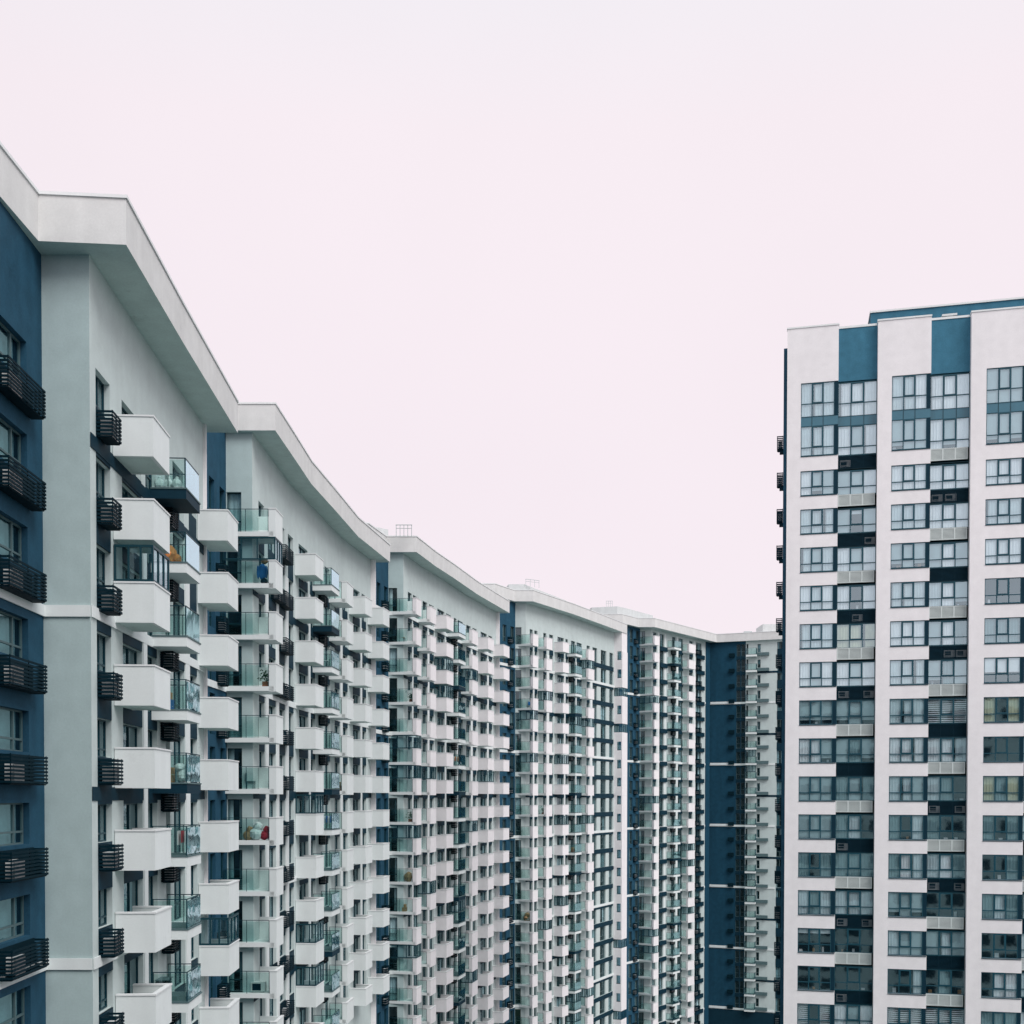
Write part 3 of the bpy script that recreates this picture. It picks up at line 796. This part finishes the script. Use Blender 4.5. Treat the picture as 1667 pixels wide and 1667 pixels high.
# rear strip and its cages
m = MB(); m.fb(frT, -.28, -.002, -16, -3.4, GK, 12.2, "navy"); m.build("blue_side_strip", rtT, baseT)
frS = ((A[0] + tT[0] * -.28 + TN[0] * -5.2, A[1] + tT[1] * -.28 + TN[1] * -5.2), TN, (-tT[0], -tT[1]))
for n_ in range(-8, 11):
    P = basket(frS, 0, 1.0, .52, n_ - .42, n_ - .07, ns=7, m="deep_navy")
    P["bracket"] = MB(); P["bracket"].fb(frS, .2, .8, 0, .3, n_ - .52, n_ - .43, "deep_navy")
    place(P, "air_conditioner_cage", "slats", rtT, baseT, True)
DR = {  # what hangs behind each window, three casements per letter group
 10: ["ccc", "www", "ccw", "www", "ggg"], 9: ["ccc", "wgw", "ggg", "wgw", "ggg"], 8: ["wgg", "ggw", "www", "www", "www"],
 7: ["ccc", "ghg", "ccc", "www", "ccc"], 6: ["cgc", "wgw", "ggg", "gwg", "www"], 5: ["wcw", "wdw", "ccc", "cwg", "ddd"],
 4: ["ccc", "yyy", "www", "gwt", "ttt"], 3: ["wgw", "wgw", "ccc", "gtg", "uuu"], 2: ["ggg", "ggg", "ccc", "bbb", "ydy"],
 1: ["wwg", "gtg", "www", "wwc", "ddd"], 0: ["ggg", "tgt", "ccg", "ctd", "yty"], -1: ["ggg", "tcd", "tdc", "tdd", "tdt"],
 -2: ["tdt", "ttt", "twc", "cwt", "ddt"], -3: ["ctc", "ccc", "ggg", "ddd", "tct"], -4: ["hhh", "ddd", "cgg", "gcg", "ddd"],
 -5: ["ddd", "ddd", "ddc", "dtd", "dww"], -6: ["bdb", "wgw", "bbb", "bbb", "ttt"]}
CM = {'c': "curtain_grey", 'w': "curtain_white", 't': "curtain_teal", 'y': "curtain_beige"}
def twin(a, b, d, n_, z0, z1, code, low, postR):
    """tower window in tower frame between a and b"""
    fm, pm, cm = MB(), MB(), MB(); fmt = "frame_teal"
    if postR: fm.fb(frT, b - .28, b - .02, d - .30, d - .03, z0 + .005, z1 - .005, "deep_navy"); b = b - .29
    k = .02
    fm.fb(frT, a, b, d - .1, d - .03, z0, z0 + k, fmt); fm.fb(frT, a, b, d - .1, d - .03, z1 - k, z1, fmt)
    fm.fb(frT, a, a + .05, d - .1, d - .03, z0 + k, z1 - k, fmt); fm.fb(frT, b - .05, b, d - .1, d - .03, z0 + k, z1 - k, fmt)
    w3 = (b - a) / 3; zt = z0 + (z1 - z0) * low
    for j in (1, 2): fm.fb(frT, a + w3 * j - .035, a + w3 * j + .035, d - .1, d - .028, z0 + k, z1 - k, fmt)
    fm.fb(frT, a + .05, b - .05, d - .1, d - .032, zt - .011, zt + .011, fmt)
    # opening casement in the middle
    x0, x1 = a + w3 + .035, a + 2 * w3 - .035
    fm.fb(frT, x0, x0 + .07, d - .09, d - .01, zt + .011, z1 - k, fmt); fm.fb(frT, x1 - .07, x1, d - .09, d - .01, zt + .011, z1 - k, fmt)
    fm.fb(frT, x0 + .07, x1 - .07, d - .09, d - .01, zt + .011, zt + .035, fmt); fm.fb(frT, x0 + .07, x1 - .07, d - .09, d - .01, z1 - k - .024, z1 - k, fmt)
    sheet(pm, frT, a + .02, b - .02, d - .065, z0 + .01, z1 - .01, "pane_tower")
    for j, c in enumerate(code):
        u0, u1 = a + w3 * j, a + w3 * (j + 1)
        if c in CM:
            e0_ = u0 + (random.uniform(0, .25) if random.random() < .3 else 0)
            curtain(cm, frT, e0_, u1, d - .15, z0, z1, CM[c], step=.1, amp=.02)
        elif c == 'g': sheet(cm, frT, u0, u1, d - .14, z0 + random.choice([0, 0, .12]), z1, "roller_blind")
        elif c in 'hu': sheet(cm, frT, u0 + .04, u1 - .04, d - .13, z0 + (z1 - z0) * (.78 if c == 'h' else .42), z1, "curtain_grey" if c == 'h' else "curtain_white")
        elif c == 'b':
            nb_ = 12
            for q in range(nb_):
                kk = z0 + .01 + (z1 - z0) * q / nb_; cm.fb(frT, u0 + .03, u1 - .03, d - .22, d - .16, kk, kk + .028, "curtain_white")
        if c in 'dthg' and random.random() < .55:      # something on the sill inside
            u = random.uniform(u0 + .1, u1 - .35); cm.fb(frT, u, u + random.uniform(.12, .3), d - .5, d - .35, z0, z0 + random.uniform(.05, .14), random.choice(["white_cloth", "cardboard", "curtain_grey"]))
    return fm, pm, cm
cnt = 0; rest = MB()
jobs = []
for ci, (e0, e1, e2) in enumerate(edges):
    for n_, z0, z1 in rows:
        jobs.append((ci, n_, z0, z1, 0, e0, e1)); jobs.append((ci, n_, z0, z1, 1, e1, e2))
jobs.sort(key=lambda j: (0 if (j[0] < 2 or (j[0] == 2 and j[4] == 0)) and j[1] >= -6 else 1, j[0]))
for ci, n_, z0, z1, isbay, a, b in jobs:
    code = DR.get(n_, ["ddd", "tdt", "ccc", "ggg", "ddd"])
    idx = ci * 2 + isbay; code = code[idx] if idx < 5 else random.choice(["ccc", "ddd", "ggg", "twc", "www"])
    low = .33 if n_ < 9 else (.28 if n_ == 9 else .39)
    fm, pm, cm = twin(a, b, -BD if isbay else 0.0, n_, z0, z1, code, low, not isbay)
    cnt += 1
    if cnt <= 100:
        o = fm.build("window", rtT, baseT); pm.build("pane", o, baseT); cm.build("curtain", o, baseT)
    else: rest.join(fm); rest.join(pm); rest.join(cm)
o = rest.build("window", rtT, baseT); o["kind"] = "stuff"
# teal spandrel glass between the two top floors, sills, louvres
for ci, (e0, e1, e2) in enumerate(edges):
    w3 = (e1 - .29 - e0) / 3; w4 = (e2 - e1) / 3
    tp = MB(); tp.fb(frT, e0 + .002, e1 - .02, -.25, -.05, 9.70, 9.93, "teal_panel")
    for j in (1, 2): tp.fb(frT, e0 + w3 * j - .02, e0 + w3 * j + .02, -.05, -.03, 9.70, 9.93, "frame_dark")
    tp.build("spandrel_glass", rtT, baseT)
    tp = MB(); tp.fb(frT, e1 + .002, e2 - .002, -BD - .2, -BD - .04, 9.70, 9.93, "teal_panel")
    for j in (1, 2): tp.fb(frT, e1 + w4 * j - .02, e1 + w4 * j + .02, -BD - .04, -BD - .02, 9.70, 9.93, "frame_dark")
    tp.build("spandrel_glass", rtT, baseT)
    for n_, z0, z1 in rows:
        if n_ < 10: one("window_sill", rtT, baseT, frT, e0 - .0, e1 - .03, .001, .04, z0 - .022, z0 - .002, "frame_dark")
for ci, (e0, e1, e2) in enumerate(edges):
    for n_, z0, z1 in rows[:-1]:
        zb, zt = z0 - .36, z0
        light = (n_ + ci) % 2 == 0
        if n_ == 9 and ci % 2 == 0: light = False
        m = MB(); P = {}
        a, b = e1 + .03, e2 - .03
        back = MB(); back.fb(frT, e1 + .001, e2 - .001, -BD - .55, -BD - .45, z0 - .36, z0, "black_metal")
        back.fb(frT, e1 + .001, e2 - .001, -BD - .45, -BD - .02, z0 - .012, z0 - .001, "frame_dark")
        back.fb(frT, e1 + .001, e2 - .001, -BD - .45, -BD - .02, z0 - .36, z0 - .34, "frame_dark")
        P["backing"] = back
        if light:
            lm = MB(); w3 = (b - a - .1) / 3; zl0, zl1 = z0 - .30, z0 + .005
            for j in range(3):
                x0 = a + w3 * j; x1 = x0 + w3
                lm.fb(frT, x0, x0 + .05, -BD + .02, -BD + .12, zl0, zl1, "louvre_light"); lm.fb(frT, x1 - .05, x1, -BD + .02, -BD + .12, zl0, zl1, "louvre_light")
                lm.fb(frT, x0 + .05, x1 - .05, -BD + .02, -BD + .12, zl0, zl0 + .02, "louvre_light"); lm.fb(frT, x0 + .05, x1 - .05, -BD + .02, -BD + .12, zl1 - .02, zl1, "louvre_light")
                ns = 9
                for q in range(ns):
                    kk = zl0 + .02 + (zl1 - zl0 - .04) * (q + .25) / ns
                    lm.fb(frT, x0 + .05, x1 - .05, -BD + .04, -BD + .10, kk, kk + (zl1 - zl0 - .04) / ns * .62, "louvre_light")
                lm.fb(frT, x0 + .05, x1 - .05, -BD + .02, -BD + .03, zl0 + .02, zl1 - .02, "louvre_gap")
            P["slats"] = lm
        else:
            lm = MB(); ns = 11
            for q in range(ns):
                kk = z0 - .34 + .33 * q / ns; lm.fb(frT, a, b, -BD + .0, -BD + .03, kk, kk + .012, "deep_navy")
            for j in range(4): u = a + (b - a - .03) * j / 3; lm.fb(frT, u, u + .03, -BD - .03, -BD - .001, z0 - .34, z0 - .012, "deep_navy")
            P["slats"] = lm
            if random.random() < .75:
                ac = MB()
                for u in random.sample([a + .15, a + 1.15, a + 2.05], random.choice([1, 1, 2])):
                    u1 = min(u + .8, b - .05); q0, q1 = z0 - .30, z0 - .12
                    ac.fb(frT, u, u1, -BD - .40, -BD - .08, q0, q1, "ac_white")
                    ac.fb(frT, u + .06, u + .5, -BD - .078, -BD - .07, q0 + .02, q1 - .02, "black_metal")
                    for q in range(3): ac.fb(frT, u + .05, u + .52, -BD - .066, -BD - .06, q0 + .04 + q * .05, q0 + .048 + q * .05, "ac_white")
                P["air_conditioner"] = ac
        place(P, "louvre_panel" if light else "air_conditioner_cage", "slats", rtT, baseT, True)

# ---------------------------------------------------------------- things left on balconies
def blob(mb, c, r, m, seed=0, sx=1, sy=1, sz=1, n=8):
    rnd = random.Random(seed); rows_ = []
    for i in range(n + 1):
        th = math.pi * i / n; rr = []
        for j in range(12):
            ph = 2 * math.pi * j / 12; q = r * (1 + rnd.uniform(-.13, .13))
            rr.append((c[0] + q * sx * math.sin(th) * math.cos(ph), c[1] + q * sy * math.sin(th) * math.sin(ph), c[2] + q * sz * math.cos(th)))
        rows_.append(rr)
    for i in range(n):
        for j in range(12): mb.poly([rows_[i][j], rows_[i + 1][j], rows_[i + 1][(j + 1) % 12], rows_[i][(j + 1) % 12]], m)
def spot(n, j, f, s, d, kz):
    a, b = ITEMS[(n, j, f)]; fr = frame(a, b); p, t, nn = fr
    return (p[0] + t[0] * s + nn[0] * d, p[1] + t[1] * s + nn[1] * d, Z(f + kz)), fr
def thing_mesh(mb, name, label, cat, c, smooth=False, group=None):
    o = mb.build(name, None, c, smooth); o.location = c; o["label"] = label; o["category"] = cat
    if group: o["group"] = group
    return o
for q, (s, dd, r) in enumerate([(.35, -.45, .20), (.55, -.85, .22), (.32, -1.15, .2), (.9, -.55, .21)]):
    c, fr = spot(1, 1, 4, s, dd, .182); m = MB(); blob(m, (c[0], c[1], c[2] + r * 1.05), r, "white_cloth", q, sz=1.15)
    blob(m, (c[0], c[1], c[2] + r * 2.3), r * .38, "white_cloth", q + 9)
    thing_mesh(m, "plastic_jug", ["white plastic jug nearest the glass corner on the top blue-floored balcony", "white plastic jug in the middle of the top blue-floored glass balcony",
        "white plastic jug by the wall on the top blue-floored glass balcony", "white plastic jug furthest back on the top blue-floored glass balcony"][q], "jug", c, True, "jugs on the top glass balcony")
c, fr = spot(1, 1, 3, .3, -.8, .182); m = MB()
blob(m, (c[0], c[1], c[2] + .33), .33, "orange_cloth", 3, sz=1.15); blob(m, (c[0] + .3, c[1] + .1, c[2] + .18), .2, "orange_cloth", 5); blob(m, (c[0] - .12, c[1], c[2] + .82), .17, "orange_cloth", 6, sz=1.3)
thing_mesh(m, "cloth_bundle", "orange cloth bundle behind glass on a balcony second from the top", "bundle", c, True)
c, fr = spot(1, 1, 0, .45, -.95, .182); m = MB(); f2 = ((c[0], c[1]), fr[1], fr[2])
m.fz(f2, -.3, .35, -.35, .25, c[2], c[2] + .62, "cardboard"); m.fz(f2, -.28, -.24, -.33, .1, c[2] + .62, c[2] + 1.1, "cardboard")
m.fz(f2, -.2, .3, .251, .256, c[2] + .30, c[2] + .34, "curtain_beige")
thing_mesh(m, "cardboard_box", "open brown cardboard box behind balcony glass beside a white cloth", "cardboard box", c)
c, fr = spot(1, 1, 0, .3, -.35, .182); m = MB(); blob(m, (c[0], c[1], c[2] + .62), .26, "white_cloth", 8, sz=.6); blob(m, (c[0] + .1, c[1], c[2] + .3), .22, "white_cloth", 9, sz=1.4)
thing_mesh(m, "draped_cloth", "white cloth heaped in front of the brown cardboard box on a balcony", "cloth", c, True)
for q, (s, dd, mm, r) in enumerate([(.35, -.75, "red_cloth", .26), (.35, -1.25, "white_cloth", .34), (.4, -1.75, "wicker", .26)]):
    c, fr = spot(2, 0, -1, s, dd, .135); m = MB()
    blob(m, (c[0], c[1], c[2] + r), r, mm, 20 + q, sx=1.15); blob(m, (c[0] + .1, c[1] + .05, c[2] + r * 2.3), r * .8, mm if q != 1 else "white_cloth", 30 + q)
    thing_mesh(m, "bundle", ["red bundle beside the solid panel of a glass-sided corner balcony", "large white sack between red and brown bundles on a corner balcony",
                             "brown wicker heap left of the white sack on a corner balcony"][q], "bundle", c, True, "heap on the corner balcony")
c, fr = spot(2, 0, 4, .5, -.9, .135); m = MB(); blob(m, (c[0], c[1], c[2] + .75), .22, "blue_cloth", 41, sx=1.1, sy=.45, sz=2.0); blob(m, (c[0] - .24, c[1], c[2] + .72), .09, "blue_cloth", 42, sz=4.2)
blob(m, (c[0] + .24, c[1], c[2] + .74), .09, "blue_cloth", 43, sz=4.0); blob(m, (c[0] + .1, c[1] + .1, c[2] + 1.38), .2, "wicker", 44, sz=.8); blob(m, (c[0] + .1, c[1] + .05, c[2] + .18), .2, "deep_navy", 45)
thing_mesh(m, "jacket", "blue jacket hung behind the glazing of an enclosed corner balcony", "jacket", c, True)
c, fr = spot(2, 2, 1, .9, -.12, .185); m = MB(); f2 = ((c[0], c[1]), fr[1], fr[2])
m.fz(f2, -.35, .35, -.02, .0, c[2] + .35, c[2] + 1.18, "white_cloth"); m.fz(f2, -.37, .37, -.03, .01, c[2] + 1.18, c[2] + 1.22, "white_cloth"); m.fz(f2, -.3, -.27, -.02, .0, c[2], c[2] + .35, "frame_grey"); m.fz(f2, .27, .3, -.02, 0, c[2], c[2] + .35, "frame_grey")
thing_mesh(m, "laundry", "white laundry on a rack drying behind glass of a middle balcony", "laundry", c)
c, fr = spot(2, 0, -4, .5, -1.2, .135); m = MB(); f2 = ((c[0], c[1]), fr[1], fr[2])
m.fz(f2, -.2, .2, -.4, .45, c[2] + .05, c[2] + .6, "ac_white"); m.fz(f2, -.21, -.2, -.3, .2, c[2] + .12, c[2] + .52, "black_metal"); m.fz(f2, -.15, .15, -.35, -.3, c[2], c[2] + .05, "frame_grey"); m.fz(f2, -.15, .15, .3, .35, c[2], c[2] + .05, "frame_grey")
thing_mesh(m, "air_conditioner", "white air conditioner standing on a low glass-sided corner balcony", "air conditioner", c)
c, fr = spot(4, 0, -6, .5, -1.1, .135); m = MB(); blob(m, (c[0], c[1], c[2] + .45), .55, "wicker", 51, sz=1.2); blob(m, (c[0] + .7, c[1], c[2] + .4), .45, "wicker", 52, sz=1.5)
thing_mesh(m, "wicker_chair", "tan wicker armchair filling a far glass-sided balcony", "wicker chair", c, True)
c, fr = spot(3, 0, -3, .5, -1.0, .135); m = MB(); blob(m, (c[0], c[1], c[2] + .45), .42, "wicker", 53, sz=1.2)
thing_mesh(m, "wicker_basket", "brown wicker basket in the corner of a mid-distance glass balcony", "basket", c, True)
for q, (key, s, dd) in enumerate([((3, 0, -1), .5, -.8), ((3, 0, 3), .5, -.7), ((4, 1, -1), .5, -.8), ((2, 0, 2), .4, -.7), ((5, 0, -3), .5, -1.0)]):
    c, fr = spot(*key, s, dd, .135); m = MB()
    f2 = ((c[0], c[1]), fr[1], fr[2]); m.fz(f2, -.16, .16, -.16, .16, c[2], c[2] + .3, "clay")
    rnd = random.Random(q)
    for _ in range(90):
        p = Vector((rnd.gauss(0, .18), rnd.gauss(0, .18), .35 + abs(rnd.gauss(.25, .2)))); u = Vector((rnd.uniform(-1, 1), rnd.uniform(-1, 1), rnd.uniform(-.5, 1))).normalized() * .12
        v = u.cross(Vector((rnd.random(), rnd.random(), 1))).normalized() * .045; cc = Vector(c) + p
        m.poly([tuple(cc - u), tuple(cc + v), tuple(cc + u), tuple(cc - v)], "leaf")
    thing_mesh(m, "potted_plant", ["potted plant on the glass balcony of the third section, level with the eye", "potted plant on a high corner balcony of the third section",
        "potted plant on a half-glazed balcony of the fourth section", "potted plant on the corner balcony of the second section above eye level", "potted plant on a far corner balcony near the dark corner"][q], "plant", c, group="plants on the balconies")

# more belongings, each on its own balcony
def chair_mesh(c, fr, mm):
    m = MB(); f2 = ((c[0], c[1]), fr[1], fr[2]); z = c[2]
    m.fz(f2, -.24, .24, -.22, .22, z + .42, z + .46, mm); m.fz(f2, -.24, .24, -.25, -.21, z + .46, z + .95, mm)
    for u in (-.22, .19):
        for v in (-.2, .17): m.fz(f2, u, u + .03, v, v + .03, z, z + .42, "frame_dark")
    return m
def rack_mesh(c, fr, mm, L_=1.0):
    m = MB(); f2 = ((c[0], c[1]), fr[1], fr[2]); z = c[2]
    for u in (-.02, L_): m.fz(f2, u, u + .02, -.25, -.22, z, z + .95, "frame_grey"); m.fz(f2, u, u + .02, .22, .25, z, z + .95, "frame_grey")
    for i, v in enumerate((-.22, -.08, .06, .2)):
        m.fz(f2, 0, L_, v, v + .015, z + .95, z + .965, "frame_grey")
        m.fz(f2, .05 + .08 * i, L_ * (.55 + .12 * i), v - .005, v + .02, z + .35 + .1 * (i % 2), z + .95, mm if i % 2 else "white_cloth")
    return m
def box_mesh(c, fr, mm):
    m = MB(); f2 = ((c[0], c[1]), fr[1], fr[2]); z = c[2]
    m.fz(f2, -.25, .25, -.2, .2, z, z + .4, mm); m.fz(f2, -.18, .2, -.17, .15, z + .4, z + .7, "cardboard"); m.fz(f2, -.05, .02, -.201, .201, z + .1, z + .14, "white_cloth")
    return m
MORE = [((2, 2, -1), .8, -.6, .185, rack_mesh, "blue_cloth", "drying_rack", "drying rack with blue laundry on a glass balcony just below eye level", "drying rack"),
        ((2, 2, 3), .6, -.6, .185, chair_mesh, "white_cloth", "balcony_chair", "white chair on a high glass balcony in the second section", "chair"),
        ((2, 3, 3), .6, -.7, .135, rack_mesh, "white_cloth", "drying_rack", "drying rack with white laundry on a high half-glazed balcony of the second section", "drying rack"),
        ((2, 3, 0), .6, -.8, .135, box_mesh, "clay", "storage_box", "brown boxes stacked on the half-glazed balcony at eye level", "box"),
        ((2, 0, 0), .5, -1.6, .135, chair_mesh, "frame_grey", "balcony_chair", "grey chair on the eye-level corner balcony of the second section", "chair"),
        ((1, 1, 1), .5, -.9, .185, box_mesh, "blue_cloth", "storage_box", "blue box under a cardboard box on the nearest section's glass balcony", "box"),
        ((1, 1, -1), 1.6, -.6, .185, rack_mesh, "red_cloth", "drying_rack", "drying rack with red laundry on the nearest section's lower glass balcony", "drying rack"),
        ((3, 0, 5), .5, -1.6, .135, chair_mesh, "wicker", "balcony_chair", "wicker chair on a high corner balcony of the third section", "chair"),
        ((3, 3, 1), .6, -.6, .185, rack_mesh, "orange_cloth", "drying_rack", "drying rack with orange laundry on a glass balcony of the third section", "drying rack"),
        ((3, 0, -4), .5, -1.4, .135, box_mesh, "wicker", "storage_box", "tan boxes on a low corner balcony of the third section", "box"),
        ((4, 0, 4), .5, -1.4, .135, rack_mesh, "blue_cloth", "drying_rack", "drying rack with blue laundry on the fourth section's corner balcony", "drying rack"),
        ((4, 3, -3), .5, -.6, .185, box_mesh, "clay", "storage_box", "brown boxes on a glass balcony of the fourth section", "box")]
for key, s_, d_, kz, fn, mm, nm, lab, cat in MORE:
    c, fr = spot(*key, s_, d_, kz); thing_mesh(fn(c, fr, mm), nm, lab, cat, c)

# ---------------------------------------------------------------- unseen slab added behind the viewpoint as a dark reflection
bb = (20, -16, 0)
rb = root("reflection_slab", "long slab block behind the viewpoint, mirrored in the tower's lower windows", "apartment block", bb)
m = MB(); m.prism([(-60, -16), (110, -16), (110, -30), (-60, -30)], 0, Z(5.6), "pier_grey"); m.build("wall", rb, bb)
gb = MB()
fb_ = ((110, -16), (-1, 0), (0, 1))
for k in range(-16, 6):
    for j in range(42):
        if (j + k) % 7: gb.fb(fb_, 1 + j * 4, 3.6 + j * 4, .01, .06, k + .1, k + .7, "deep_navy")
o = gb.build("window", rb, bb); o["kind"] = "stuff"

# ---------------------------------------------------------------- ground
def flat(name, pts, z, m):
    b = MB(); b.poly([(x, y, z) for x, y in pts], m); o = b.build(name); o["kind"] = "structure"; return o
flat("ground", [(-2500, -2500), (2500, -2500), (2500, 2500), (-2500, 2500)], 0, "asphalt")
flat("courtyard_paving", [(-11, 5), (40, 5), (18, 80), (18, 186), (2, 150), (-8, 110), (-11, 60)], .02, "paving")
flat("lawn", [(-6, 20), (12, 20), (14, 130), (10, 150), (-2, 110)], .04, "lawn")
print("objects", len(bpy.data.objects))
